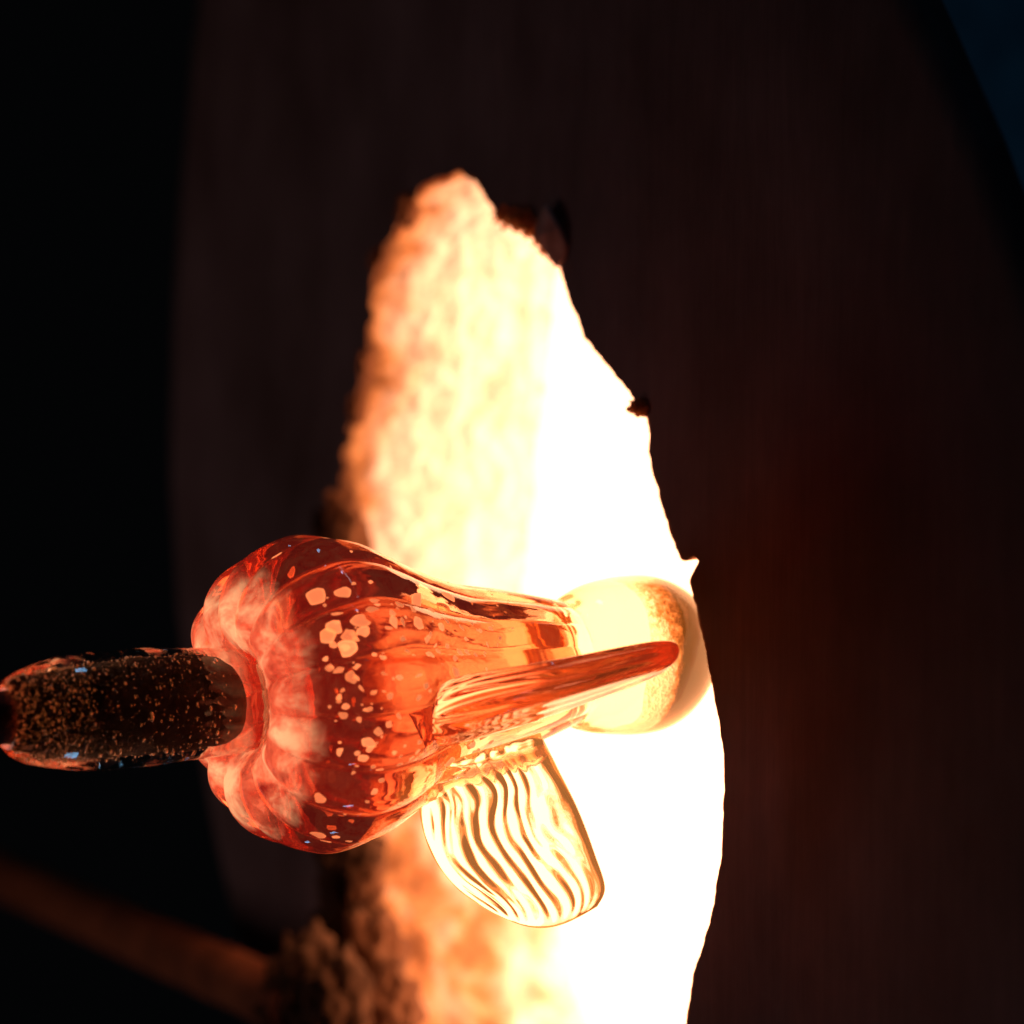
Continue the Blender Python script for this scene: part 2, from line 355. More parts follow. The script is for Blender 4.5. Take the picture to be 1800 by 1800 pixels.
outer_px = [(400,-420),(345,-100),(318,100),(298,350),(286,600),(282,850),(296,1080),(325,1280),(362,1480),(410,1700),(480,1980),(640,2400),(900,2800),
 (1500,3000),(2100,2600),(2250,1900),(2130,1350),(1940,850),(1790,500),(1700,250),(1600,20),(1480,-220),(1300,-620),(900,-800),(560,-700)]
outer = resample([Vector((*v,)) for v in [on_plate(*p) for p in outer_px]], 500, True)
def ang(p): return math.atan2(p.y - cen.y, p.x - cen.x)
def outer_at(a):
    d = Vector((math.cos(a), math.sin(a))); best = None
    for i in range(len(outer)):
        p = outer[i] - cen; q = outer[(i + 1) % len(outer)] - cen
        e = q - p; den = d.x * e.y - d.y * e.x
        if abs(den) < 1e-12: continue
        t = (p.x * e.y - p.y * e.x) / den; u = (p.x * d.y - p.y * d.x) / den
        if t > 0 and -1e-6 <= u <= 1 + 1e-6 and (best is None or t > best): best = t
    return cen + d * (best or 0.5)

furnace = thing('furnace', 'dark sooty furnace front with a tall ragged opening onto a white-hot chamber', 'furnace', plate_pt(cen))

# front plate (ring, rounded outer edge) -----------------------------------
verts = []; faces = []
KR = 26
rows = []
oa = [outer_at(ang(h)) for h in hole]
for j in range(KR + 1):
    t = j / KR
    row = []
    for i, h in enumerate(hole):
        tt = t ** 1.4
        p = h.lerp(oa[i], tt)
        w = noise.noise(Vector((p.x * 14, p.y * 14, 3.1))) * 0.0012 * (1 - 0.3 * t)
        # the plate rolls back towards its outer rim
        roll = max(0, (t - 0.8) / 0.2) ** 2 * 0.006
        row.append(len(verts)); verts.append(plate_pt(p, 0.0 + w * (0 if j == 0 else 1) + roll))
    rows.append(row)
for k in range(1, 3):                              # edge of the plate
    row = []
    for i in range(NH):
        row.append(len(verts)); verts.append(plate_pt(oa[i], 0.006 + 0.004 * k))
    rows.append(row)
for a, b in zip(rows, rows[1:]):
    for i in range(NH):
        i2 = (i + 1) % NH
        faces.append((a[i], a[i2], b[i2], b[i]))
plate = mesh_obj('front_plate', verts, faces, M_PLATE, furnace)

# fibre lining of the opening ------------------------------------------------
DEPTH = 0.106
def depth_at(z): return DEPTH + max(-0.034, min(0.034, -0.11 * (z - cen.y)))
KD = 60
verts = []; faces = []; rows = []
for j in range(KD + 1):
    t = j / KD; row = []
    for i, h in enumerate(hole):
        d = (h - cen); a = ang(h); dirv = d.normalized()
        leftness = smooth((-dirv.x + 0.15) / 0.8)                # far (left) side is frayed, near side is clean
        q = Vector((math.cos(a) * 2.2, math.sin(a) * 2.2, t * 1.1))
        n = noise.fractal(q * 7.5, 0.8, 2.0, 6) * 0.0042 + noise.noise(q * 2.1) * 0.004
        n2 = abs(noise.noise(q * 13)) * 0.003
        env = smooth(t / 0.30) * 0.7 + 0.3
        lip = (1 - smooth(t / 0.10)) * leftness * (0.0008 + 0.006 * max(0, noise.fractal(Vector((math.cos(a) * 9, math.sin(a) * 9, 1)), 1, 2, 4)))
        rr = (n - n2) * env * (0.25 + 0.75 * leftness) - 0.0008 * (1 - leftness) + 0.004 * smooth(t / 0.2) * (1 - leftness)
        dep = -0.001 * leftness - lip + t * (depth_at(h.y) + 0.004 * leftness)
        dep += noise.noise(Vector((a * 30, 0, 5))) * 0.003 * leftness * (1 - t)
        row.append(len(verts)); verts.append(plate_pt(h + dirv * rr, dep if j else dep))
    rows.append(row)
for a, b in zip(rows, rows[1:]):
    for i in range(NH):
        i2 = (i + 1) % NH
        faces.append((a[i], b[i], b[i2], a[i2]))
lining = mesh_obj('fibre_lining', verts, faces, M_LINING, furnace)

# ragged lip of pulled-out fibre on the far side: lumps joined to the edge ---
def lump(c, rad, axis_scale, seed, mat, name, parent, sub=2, amp=0.45, freq=1.7):
    bm = bmesh.new(); bmesh.ops.create_icosphere(bm, subdivisions=sub, radius=1.0)
    for v in bm.verts:
        n = noise.fractal(v.co * freq + Vector((seed * 3.7, seed * 1.3, seed)), 0.9, 2.0, 4)
        v.co *= 1 + amp * n
        v.co = Vector((v.co.x * axis_scale[0], v.co.y * axis_scale[1], v.co.z * axis_scale[2])) * rad
    me = bpy.data.meshes.new(name); bm.to_mesh(me); bm.free(); me.materials.append(mat)
    me.polygons.foreach_set('use_smooth', [True] * len(me.polygons))
    o = bpy.data.objects.new(name, me); col.objects.link(o)
    o.location = c
    if parent: o.parent = parent; o.matrix_parent_inverse = parent.matrix_world.inverted()
    return o
# (px, py, out of the plate, size)
tufts = [(606,905,0.001,0.010),(588,930,0.004,0.008),(618,950,0.0,0.012),(645,1500,0.003,0.013),(618,1560,0.004,0.014),(612,1640,0.005,0.016),
         (660,1680,0.0,0.017),(636,1740,0.004,0.018),(590,1480,0.003,0.010),(690,1780,0.0,0.016),(625,1600,0.004,0.009),(650,1550,0.001,0.010),(640,1715,0.030,0.017),(675,1735,0.034,0.020),(655,1760,0.040,0.018),(708,1765,0.030,0.018),(668,460,0.001,0.005),(646,640,0.001,0.005),(632,720,0.001,0.006),(720,370,0.001,0.006)]
for k, (x, y, dep, sz) in enumerate(tufts):
    c = plate_pt(on_plate(x, y), -dep)
    lump(c, sz, (0.8, 1.0, 1.25), k + 1.0, M_CHAR if dep > 0.0025 else M_LINING, 'fibre_tuft', lining, 4, 0.42, 2.4)
# chewed fibre and a rust flake on the near edge
for k, (x, y, sz) in enumerate([(888,378,0.0034),(905,384,0.0042),(925,388,0.0048),(940,402,0.0040),(956,418,0.0032),(968,436,0.0030),(1128,716,0.0034),(1135,722,0.0026),(978,452,0.0022),(915,396,0.0030)]):
    lump(plate_pt(on_plate(x, y), -0.001), sz, (1.0, 1.3, 0.8), 30 + k, M_FRINGE, 'fibre_tuft', lining, 4, 0.9, 2.2)
fl = [(968,372),(980,362),(990,378),(1000,405),(1003,430),(998,455),(990,470),(976,440),(966,420),(960,398)]
fv = [plate_pt(on_plate(*p), -0.004 - 0.002 * math.sin(i)) for i, p in enumerate(fl)]
fc = sum(fv, Vector()) / len(fv)
verts = [fc - NI * 0.003] + fv + [fc - NI * 0.0005] + [v + NI * 0.0015 for v in fv]
n = len(fv); faces = []
for i in range(n):
    i2 = (i + 1) % n
    faces += [(0, 1 + i, 1 + i2), (n + 1, n + 2 + i2, n + 2 + i), (1 + i, n + 2 + i, n + 2 + i2, 1 + i2)]
mesh_obj('rust_flake', verts, faces, M_FLAKE, furnace, False)

# white-hot chamber behind the lining: a flared cylinder with a closed back ---
verts = []; faces = []; rows = []
prof = [(1.085, DEPTH - 0.025), (1.10, DEPTH - 0.005), (1.09, DEPTH + 0.012), (0.86, DEPTH + 0.09), (0.80, DEPTH + 0.25), (0.80, DEPTH + 0.45), (0.75, DEPTH + 0.50), (0.6, DEPTH + 0.53), (0.05, DEPTH + 0.535)]
NC = 96
ring_end = [ (hole[int(i * NH / NC)] - cen) for i in range(NC)]
for (f, dep) in prof:
    row = []
    for i in range(NC):
        row.append(len(verts)); verts.append(plate_pt(cen + ring_end[i] * f, dep - DEPTH + depth_at(cen.y + ring_end[i].y)))
    rows.append(row)
for a, b in zip(rows, rows[1:]):
    for i in range(NC):
        i2 = (i + 1) % NC; faces.append((a[i], b[i], b[i2], a[i2]))
faces.append(tuple(rows[-1]))
mesh_obj('chamber', verts, faces, M_CHAMBER, furnace)
# steel drum round the chamber
verts = []; faces = []; rows = []
for (f, dep) in [(1.12, 0.022), (1.19, 0.024), (1.21, 0.04), (1.20, 0.135), (0.94, 0.245), (0.88, 0.40), (0.88, 0.70), (0.02, 0.72)]:
    row = []
    for i in range(NC):
        row.append(len(verts)); verts.append(plate_pt(cen + ring_end[i] * f, dep))
    rows.append(row)
for a, b in zip(rows, rows[1:]):
    for i in range(NC):
        i2 = (i + 1) % NC; faces.append((a[i], a[i2], b[i2], b[i]))
faces.append(tuple(rows[-1]))
mesh_obj('drum', verts, faces, M_BLACK, furnace)

# crumbling fibre fringe along the near edge of the opening, backlit by the chamber
FV = []; FF = []
ids = [i for i, h in enumerate(hole) if (h - cen).x > -0.12]
start = next((k for k in range(1, len(ids)) if ids[k] - ids[k - 1] != 1), 0)
ids = ids[start:] + ids[:start]
SUBF = 2
fr = []
for a, b in zip(ids, ids[1:]):
    for q in range(SUBF): fr.append(hole[a].lerp(hole[b], q / SUBF))
for k, h in enumerate(fr):
    dirv = (h - cen).normalized()
    w = 1.9 * (1.5 + 5.5 * max(0, noise.fractal(Vector((h.x * 60, h.y * 60, 2)), 0.7, 2, 4) + 0.25) + 5 * max(0, noise.noise(Vector((h.x * 22, h.y * 22, 8))) - 0.25)) * S
    for (f, dd) in ((0.6 * S + 0.0006, 0.0012), (-0.35 * w, -0.0004), (-w, 0.0010), (-0.5 * w, 0.0022)):
        FV.append(plate_pt(h + dirv * f, dd))
for k in range(len(fr) - 1):
    for q in range(4):
        q2 = (q + 1) % 4; FF.append((k * 4 + q, k * 4 + q2, (k + 1) * 4 + q2, (k + 1) * 4 + q))
fringe = mesh_obj('fibre_fringe', FV, FF, M_FRINGE, furnace); fix_normals(fringe)

# ------------------------------------------------------------------ rail in front of the furnace, bracket, cloth
def bar(name, a, b, w, h, mat, parent=None, up=Vector((0, 0, 1)), bev=0.25):
    d = (b - a); L = d.length; x = d.normalized(); y = up.cross(x).normalized(); z = x.cross(y)
    bm = bmesh.new(); bmesh.ops.create_cube(bm, size=1)
    for v in bm.verts: v.co = Vector((v.co.x * L, v.co.y * w, v.co.z * h))
    bmesh.ops.bevel(bm, geom=bm.edges[:], offset=min(w, h) * bev, segments=3, affect='EDGES')
    M = Matrix((x, y, z)).transposed().to_4x4(); M.translation = (a + b) / 2
    bm.transform(M)
    me = bpy.data.meshes.new(name); bm.to_mesh(me); bm.free(); me.materials.append(mat)
    o = bpy.data.objects.new(name, me); col.objects.link(o)
    if parent: o.parent = parent; o.matrix_parent_inverse = parent.matrix_world.inverted()
    return o
RZ = -0.228
def rail_pt(u, out, z): return P0 + U * u - NI * out + Vector((0, 0, z - P0.z))
rail = thing('support_rail', 'dim rusty steel rail running across the furnace front at lower left', 'rail', rail_pt(-0.40, 0.03, RZ))
def tube(name, a, b, r, mat, parent, n=32, m=60):
    d = (b - a).normalized(); e1 = UP; e2 = d.cross(e1)
    V = []; F = []
    for j in range(m + 1):
        for k in range(n):
            th = 2 * math.pi * k / n
            rr = r * (1 + 0.03 * noise.noise(Vector((j * 0.5, math.cos(th), math.sin(th)))))
            V.append(a.lerp(b, j / m) + (e1 * math.cos(th) + e2 * math.sin(th)) * rr)
    for j in range(m):
        for k in range(n):
            k2 = (k + 1) % n; F.append((j * n + k, j * n + k2, (j + 1) * n + k2, (j + 1) * n + k))
    F += [tuple(range(n)), tuple(reversed(range(m * n, m * n + n)))]
    o = mesh_obj(name, V, F, mat, parent); fix_normals(o); return o
tube('rail_bar', rail_pt(-2.0, 0.045, RZ), rail_pt(-0.372, 0.040, RZ), 0.0145, M_RAIL, rail)
bar('bracket', rail_pt(-0.40, 0.050, RZ - 0.036), rail_pt(-0.33, 0.050, RZ - 0.040), 0.05, 0.048, M_BLACK, rail)

cl_v = []; cl_f = []
NX, NZ = 40, 60
for j in range(NZ + 1):
    for i in range(NX + 1):
        u, v = i / NX, j / NZ
        base = Vector((0.22 + 0.55 * u, 1.0, 0.80 - 0.85 * v))
        fold = math.sin(u * 15 + v * 5 + 1.5 * noise.noise(Vector((u * 3, v * 3, 0)))) * 0.045 + noise.noise(Vector((u * 5, v * 4, 7))) * 0.06
        cl_v.append(base + Vector((0.015 * math.sin(v * 8), fold, 0)))
for j in range(NZ):
    for i in range(NX):
        a = j * (NX + 1) + i; cl_f.append((a, a + 1, a + NX + 2, a + NX + 1))
cloth = mesh_obj('hanging_cloth', cl_v, cl_f, M_CLOTH)
sol = cloth.modifiers.new('thickness', 'SOLIDIFY'); sol.thickness = 0.004
tag(cloth, 'dim blue folded cloth hanging behind the furnace at the upper right corner', 'cloth')

# ------------------------------------------------------------------ glass on the punty
def frame(px0, py0, slope, tilt, y0=0.0):
    """axis frame; photo-pixel lengths along the axis are foreshortened by tilt"""
    fx = math.cos(tilt)
    d = Vector((1.0, math.tan(tilt), slope)).normalized()     # to the right, into the picture
    o = pt(px0, py0, y0)
    e1 = Vector((0, 0, 1)); e1 = (e1 - d * e1.dot(d)).normalized()
    e2 = e1.cross(d)
    return o, d, e1, e2
AX_O, AX_D, AX_1, AX_2 = frame(600, 1214, 0.093, AX_TILT)
ROT = Matrix((AX_D, AX_2, AX_1)).transposed().to_4x4()         # local x along axis
def ax(px):
    xs = (px - 900) * S
    return (xs * (1 + AX_O.y / D) - AX_O.x) / (AX_D.x - xs * AX_D.y / D)
def ak(px): return S * (1 + (AX_O.y + AX_D.y * ax(px)) / D)
NRIB = 16
def rib(theta, px):
    c = abs(math.cos(theta * NRIB / 2 + 0.9))
    lobe = c ** 0.6
    if px < 505: amp = lerp(0.10, 0.085, smooth((px - 415) / 90))
    elif px < 700: amp = lerp(0.085, 0.07, (px - 505) / 195)
    else: amp = lerp(0.07, 0.045, min(1, (px - 700) / 260))
    if px > 940: amp *= max(0, 1 - (px - 940) / 60)
    return 1 + amp * (lobe - 0.75)

sculpt = thing('glass_sculpture', 'glowing ribbed red-amber blown glass body with pale specks, clear ball end and two fins', 'glass sculpture', AX_O)
sculpt.matrix_world = Matrix.Translation(AX_O) @ ROT
bpy.context.view_layer.update()
SM = sculpt.matrix_world.copy()
def loc_obj(name, verts, faces, mats, smooth_shade=True, mat_idx=None, parent=None):
    me = bpy.data.meshes.new(name); me.from_pydata([tuple(v) for v in verts], [], faces)
    for m in mats: me.materials.append(m)
    if mat_idx: me.polygons.foreach_set('material_index', mat_idx)
    if smooth_shade: me.polygons.foreach_set('use_smooth', [True] * len(me.polygons))
    me.update(); o = bpy.data.objects.new(name, me); col.objects.link(o); o.parent = parent or sculpt
    return o
out_prof = [(472,50),(468,66),(454,80),(432,97),(416,119),(411,146),(416,178),(432,212),(462,244),(506,267),(552,277),(604,266),(650,243),(700,213),
            (750,186),(800,164),(850,152),(900,140),(950,124),(984,112)]
in_prof = [(500,0.5),(499,40),(490,85),(470,120),(461,150),(465,184),(484,216),(516,240),(556,252),(604,242),(650,221),(700,192),(750,166),(800,146),
           (850,134),(900,121),(940,106),(960,90),(968,60),(970,30),(970,0.5)]
NT = 384
def revolve(prof, nspan, ribf, wob):
    poly = spline(prof, nspan); V = []; rows = []
    for p in poly:
        row = []
        for k in range(NT):
            th = 2 * math.pi * k / NT
            x, r = p[0], p[1]
            r2 = max(r, 0.2) * ribf(th, x)
            n = noise.noise(Vector((x * 0.008, math.cos(th) * 1.3, math.sin(th) * 1.3))) * wob
            # lobes bulge towards the punty at the shoulder
            dx = 0
            if x < 505: dx = -11 * (abs(math.cos(th * NRIB / 2 + 0.9)) - 0.6) * smooth((505 - x) / 80) * smooth((r - 100) / 50)
            r2 += n
            row.append(len(V)); V.append(Vector((ax(x + dx), -math.sin(th) * r2 * ak(x), math.cos(th) * r2 * ak(x))))
        rows.append(row)
    return V, rows
def quads(rows, flip=False):
    F = []
    for a, b in zip(rows, rows[1:]):
        for k in range(NT):
            k2 = (k + 1) % NT
            F.append((a[k], b[k], b[k2], a[k2]) if flip else (a[k], a[k2], b[k2], b[k]))
    return F
V, rows = revolve(out_prof, 6, rib, 2.5)
F = quads(rows)
F.append(tuple(reversed(rows[0])))
neck_ring = [V[i].copy() for i in rows[-1]]
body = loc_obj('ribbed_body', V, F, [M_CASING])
V2, rows2 = revolve(in_prof, 6, lambda th, x: 1 + (rib(th, x) - 1) * 0.35, 3.5)
F2 = quads(rows2, True); F2.append(tuple(rows2[0])); F2.append(tuple(reversed(rows2[-1])))
layer = loc_obj('colour_layer', V2, F2, [M_LAYER], parent=body)
# ball: continues from the neck ring
ball_prof = [(984,112),(996,110),(1012,120),(1040,132),(1075,139),(1108,140),(1140,135),(1172,121),(1200,98),(1221,68),(1232,34),(1235,0.5)]
poly = spline(ball_prof, 7); V3 = []; rows3 = []
for jj, p in enumerate(poly):
    row = []
    for k in range(NT):
        th = 2 * math.pi * k / NT
        if jj == 0: v = neck_ring[k].copy()
        else:
            f = smooth((p[0] - 984) / 40)
            r = lerp(p[1] * rib(th, p[0]), p[1], f) + f * 6 * noise.noise(Vector((p[0] * 0.009, math.cos(th), math.sin(th) + 4)))
            crease = 5 * (1 - min(1, abs(p[0] - 996) / 14)) * noise.noise(Vector((math.cos(th) * 3, math.sin(th) * 3, 9)))
            r += crease
            v = Vector((ax(p[0]), -math.sin(th) * r * ak(p[0]), math.cos(th) * r * ak(p[0])))
        row.append(len(V3)); V3.append(v)
    rows3.append(row)
F3 = quads(rows3); F3.append(tuple(rows3[-1]))
ball = loc_obj('clear_ball', V3, F3, [M_BALL])
def check_outward(o, want_out=True):
    me = o.data; c = Vector((0, 0, 0)); s = 0
    for p in me.polygons:
        r = Vector((0, p.center.y, p.center.z)); s += p.normal.dot(r) * p.area
    if (s > 0) != want_out: me.flip_normals()
check_outward(body, True); check_outward(ball, True); check_outward(layer, False)

# fins ---------------------------------------------------------------------
def fin(name, left, right, outer_bulge, base_thick, tip_thick, nrib, mat, ripple, depth_fn, normal, skew=0.0, ns=150, nt_=110, foot=0.0, seed=0.0, es_p=7, along=False):
    """closed paddle; left / right are edge curves in world space (Vectors), thickness along normal"""
    Lc = resample(spline(left, 8), nt_); Rc = resample(spline(right, 8), nt_)
    V = []; grid = {0: [], 1: []}
    for side in (0, 1):
        for j in range(nt_):
            t = j / (nt_ - 1); row = []
            for i in range(ns):
                s = i / (ns - 1)
                tt = 1 - (1 - t)
                p = Lc[j].lerp(Rc[j], s) + outer_bulge * (t ** 3) * math.sin(math.pi * s) + depth_fn(s, t)
                es = math.sqrt(max(0, 1 - abs(2 * s - 1) ** es_p)); et = math.sqrt(max(0, 1 - max(0, t) ** (2 * es_p))) * math.sqrt(max(0, 1 - (1 - t) ** (3 * es_p)))
                th = lerp(base_thick, tip_thick, smooth(t * 1.2)) * es * et
                th *= 1 + foot * math.exp(-(t / 0.10) ** 2)
                wav = 0.10 * math.sin(3.2 * t * math.pi + 1.5 * s + seed) + 0.11 * noise.noise(Vector((s * 4, t * 4, seed))) + 0.03 * noise.noise(Vector((s * 9, t * 9, seed)))
                ph = 2 * math.pi * (nrib * (s + skew * t + wav * (0.55 if side == 0 else 0.35)) )
                if along: ph = 2 * math.pi * (nrib * t + 0.8 * s + 1.2 * noise.noise(Vector((s * 1.6, t * 2.5, seed + side))))
                fade = smooth(t / 0.16) * smooth((1 - t) / 0.10) * smooth(s / 0.10) * smooth((1.0 - s) / 0.12)
                if side == 0: rp = math.sin(ph)
                else: rp = math.sin(ph * 0.93 + 1.0 + 5.0 * t * (1 - s))
                amp = ripple * fade * max(0.1, 0.85 + 0.9 * noise.noise(Vector((s * 4, t * 3.5, seed + 4 + side)))) * (1.15 - 0.6 * smooth((s - 0.45) / 0.4))
                lumpy = noise.noise(Vector((s * (2.5 if along else 9), t * 7, seed + side * 3))) * 0.10 * th
                off = (th * 0.5 + amp * rp * min(1, es * et) + lumpy) * (1 if side == 0 else -1)
                if es * et < 1e-6: off = 0
                row.append(len(V)); V.append(p + normal(s, t) * off)
            grid[side].append(row)
    F = []
    for side in (0, 1):
        g = grid[side]
        for j in range(nt_ - 1):
            for i in range(ns - 1):
                q = (g[j][i], g[j][i + 1], g[j + 1][i + 1], g[j + 1][i])
                F.append(q if side == 0 else tuple(reversed(q)))
    inv = SM.inverted()
    o = loc_obj(name, [inv @ v for v in V], F, [mat])
    bm = bmesh.new(); bm.from_mesh(o.data)
    bmesh.ops.remove_doubles(bm, verts=bm.verts, dist=2e-6)
    bmesh.ops.recalc_face_normals(bm, faces=bm.faces)
    if bm.calc_volume() < 0: bmesh.ops.reverse_faces(bm, faces=bm.faces)
    for f in bm.faces: f.smooth = True
    bm.to_mesh(o.data); bm.free()
    return o
px3 = lambda x, y, d: pt(x, y, d * S)
left = [px3(*p) for p in [(746,1352,-84),(735,1396,-50),(744,1462,-22),(768,1518,-34),(808,1566,-40),(862,1602,-44)]]
right = [px3(*p) for p in [(950,1288,-70),(980,1348,-36),(1018,1425,-10),(1046,1500,-28),(1064,1560,-40),(1050,1594,-44)]]
bulge = px3(900, 930, 0) - px3(900, 900, 0)
fin('lower_fin', left, right, bulge, 36 * S, 24 * S, 11.0, M_FIN, 1.25 * S,
    lambda s, t: Vector((0, -26 * S * math.sin(math.pi * s) * smooth(t * 1.5), 0)),
    lambda s, t: Vector((0.12, -1, -0.12)).normalized(), skew=-0.10, foot=1.3, seed=1.3)
def loft_fin(name, stations, mat, roll, seed, n=96, nspan=7):
    """thick paddle seen on edge; stations: (x, y, depth centre, half height, half depth) in photo pixels"""
    poly = spline(stations, nspan); V = []; F = []
    for j, q in enumerate(poly):
        u = j / (len(poly) - 1)
        cpos = px3(q[0], q[1], q[2])
        e1 = Vector((0.12, -math.sin(roll), math.cos(roll))).normalized(); e2 = Vector((0.35, -math.cos(roll), -math.sin(roll))).normalized()
        for k in range(n):
            th = 2 * math.pi * k / n
            c, s_ = math.cos(th), math.sin(th)
            r = 1 + 0.030 * math.sin(13 * th + 3 * u + seed + 2 * noise.noise(Vector((c, s_, u * 3)))) * smooth(u * 6) * smooth((1 - u) * 3) + 0.030 * math.sin(7 * th + 2 * u + seed) * smooth(u * 6) * smooth((1 - u) * 3) + 0.045 * noise.noise(Vector((c * 2.6, s_ * 2.6, u * 1.8 + seed))) + 0.05 * noise.noise(Vector((c * 1.2, s_ * 1.2, u * 7 + seed))) * (1 - u)
            cc = math.copysign(abs(c) ** 0.8, c); ss = math.copysign(abs(s_) ** 0.9, s_)
            V.append(cpos + e1 * (cc * r * max(q[3], 0.3) * S) + e2 * (ss * r * max(q[4], 0.3) * S))
    m = len(poly)
    for j in range(m - 1):
        for k in range(n):
            k2 = (k + 1) % n; F.append((j * n + k, j * n + k2, (j + 1) * n + k2, (j + 1) * n + k))
    F += [tuple(range(n)), tuple(reversed(range((m - 1) * n, m * n)))]
    inv = SM.inverted(); o = loc_obj(name, [inv @ v for v in V], F, [mat])
    bm = bmesh.new(); bm.from_mesh(o.data); bmesh.ops.recalc_face_normals(bm, faces=bm.faces)
    if bm.calc_volume() < 0: bmesh.ops.reverse_faces(bm, faces=bm.faces)
    for f in bm.faces: f.smooth = True
    bm.to_mesh(o.data); bm.free(); return o
loft_fin('upper_fin', [(746,1258,-150,2,6),(749,1257,-152,28,46),(760,1255,-158,46,88),(785,1252,-168,52,124),(830,1245,-182,50,152),(890,1233,-196,45,166),(950,1218,-206,43,150),
    (1010,1201,-214,40,124),(1070,1184,-222,37,98),(1120,1170,-228,34,74),(1155,1160,-232,29,52),(1176,1154,-234,22,34),(1187,1151,-235,12,18),(1190,1150,-235,2,4)], M_FIN_DARK, -0.30, 2.0)

# frit chips ----------------------------------------------------------------
chip_meshes = []
for q in range(14):
    random.seed(100 + q)
    nv = random.choice([5, 6, 7, 8]); pts_ = []
    ex = random.uniform(0.5, 1.0)
    for k in range(nv):
        a = 2 * math.pi * (k + random.uniform(-0.28, 0.28)) / nv; r = random.uniform(0.5, 1.25)
        pts_.append((r * math.cos(a), r * math.sin(a) * ex))
    # round the corners
    rp = []
    for k in range(nv):
        a = Vector(pts_[k - 1]); b = Vector(pts_[k]); c = Vector(pts_[(k + 1) % nv])
        rp += [b.lerp(a, 0.17), b.lerp(c, 0.17)]
    rp = [v_ for k in range(len(rp)) for v_ in (rp[k].lerp(rp[k - 1], 0.18), rp[k].lerp(rp[(k + 1) % len(rp)], 0.18))]
    vs = [(0, 0, 0.34)] + [(p.x * 0.72, p.y * 0.72, 0.28) for p in rp] + [(p.x, p.y, 0.0) for p in rp] + [(p.x * 0.8, p.y * 0.8, -0.3) for p in rp]
    n = len(rp); fs = []
    for k in range(n):
        k2 = (k + 1) % n
        fs += [(0, 1 + k, 1 + k2), (1 + k, 1 + n + k, 1 + n + k2, 1 + k2), (1 + n + k, 1 + 2 * n + k, 1 + 2 * n + k2, 1 + n + k2)]
    me = bpy.data.meshes.new('frit_chip'); me.from_pydata(vs, [], fs); me.materials.append(M_FRIT)
    me.polygons.foreach_set('use_smooth', [True] * len(me.polygons)); me.update(); chip_meshes.append(me)
oprof = spline(out_prof, 6)
def r_at(px):
    for a, b in zip(oprof[18:], oprof[19:]):
        if a[0] <= px <= b[0]: return lerp(a[1], b[1], (px - a[0]) / max(1e-6, b[0] - a[0]))
    return 112
def add_chip(px, th, size, rot, mesh):
    r = r_at(px) * rib(th, px)
    r1 = r_at(px + 4) * rib(th, px + 4)
    pos = Vector((ax(px), -math.sin(th) * r * ak(px), math.cos(th) * r * ak(px)))
    tx = (Vector((ax(px + 4), -math.sin(th) * r1 * ak(px + 4), math.cos(th) * r1 * ak(px + 4))) - pos).normalized()
    th2 = th + 0.02; r2 = r_at(px) * rib(th2, px)
    ty = (Vector((ax(px), -math.sin(th2) * r2 * ak(px), math.cos(th2) * r2 * ak(px))) - pos).normalized()
    nz = tx.cross(ty).normalized()
    rad = Vector((0, pos.y, pos.z))
    if nz.dot(rad) < 0: nz = -nz
    ty = nz.cross(tx).normalized()
    c, s = math.cos(rot), math.sin(rot)
    X = tx * c + ty * s; Y = nz.cross(X)
    stretch = random.uniform(1.0, 1.5)
    X = X + tx * (X.dot(tx) * (stretch - 1)); Y = Y + tx * (Y.dot(tx) * (stretch - 1))
    Mx = Matrix((X * size * S, Y * size * S, nz * min(size, 9) * 0.35 * S)).transposed().to_4x4(); Mx.translation = pos
    o = bpy.data.objects.new('frit_chip', mesh); col.objects.link(o); o.parent = body; o.matrix_local = Mx
    return o
# camera-facing side is theta ~ +90 deg (local -Y);  chips seen in the photograph (x, y, half-size)
seen = [(575,1040,19),(621,1034,12),(508,970,9),(612,1070,12),(605,1092,12),(628,1105,14),(652,1085,15),(655,1100,12),(523,1110,14),(548,1130,8),
        (560,1142,6),(625,1130,17),(600,1120,6),(536,1164,8),(588,1162,8),(633,1178,13),(645,1155,8),(598,1213,8),(668,1205,8),(692,1205,8),(619,1246,10),
        (592,1304,9),(655,1285,14),(642,1315,9),(672,1270,8),(535,1379,13),(545,1448,13),(580,1455,8),(605,1430,6),(640,1392,5),(655,1370,6),(628,1345,4),(690,1300,5),
        (680,1042,13),(700,1075,8),(702,1090,10),(716,1092,9),(740,1090,14),(694,1100,7),(718,1115,7),(760,1110,9),(780,1100,8),(790,1092,7),(735,1070,8),
        (768,1065,9),(745,1045,13),(795,1050,12),(690,1140,8),(760,1145,9),(815,1105,6),(822,1120,6),(800,1150,9),(835,1095,5),(812,1138,8),(826,1138,7),
        (840,1148,7),(848,1110,6),(797,1175,9),(735,1175,6),(745,1192,7),(752,1200,6),(860,1130,5),(735,1210,6),(690,1260,6),(700,1330,5),(672,1340,6),(730,1285,6),(560,1470,8),(600,1465,7),(655,1300,8),(715,1058,9),(672,1062,9),(755,1118,7),(770,1125,6),(728,1128,6),
        (790,1128,6),(805,1092,5),(850,1085,5),(868,1108,5),(882,1122,4),(780,1330,12),(830,1318,14),(850,1305,10),(760,1345,9),(800,1345,8),(640,1175,6),(705,1175,6),(520,1230,4),(655,1235,5)]
random.seed(21)
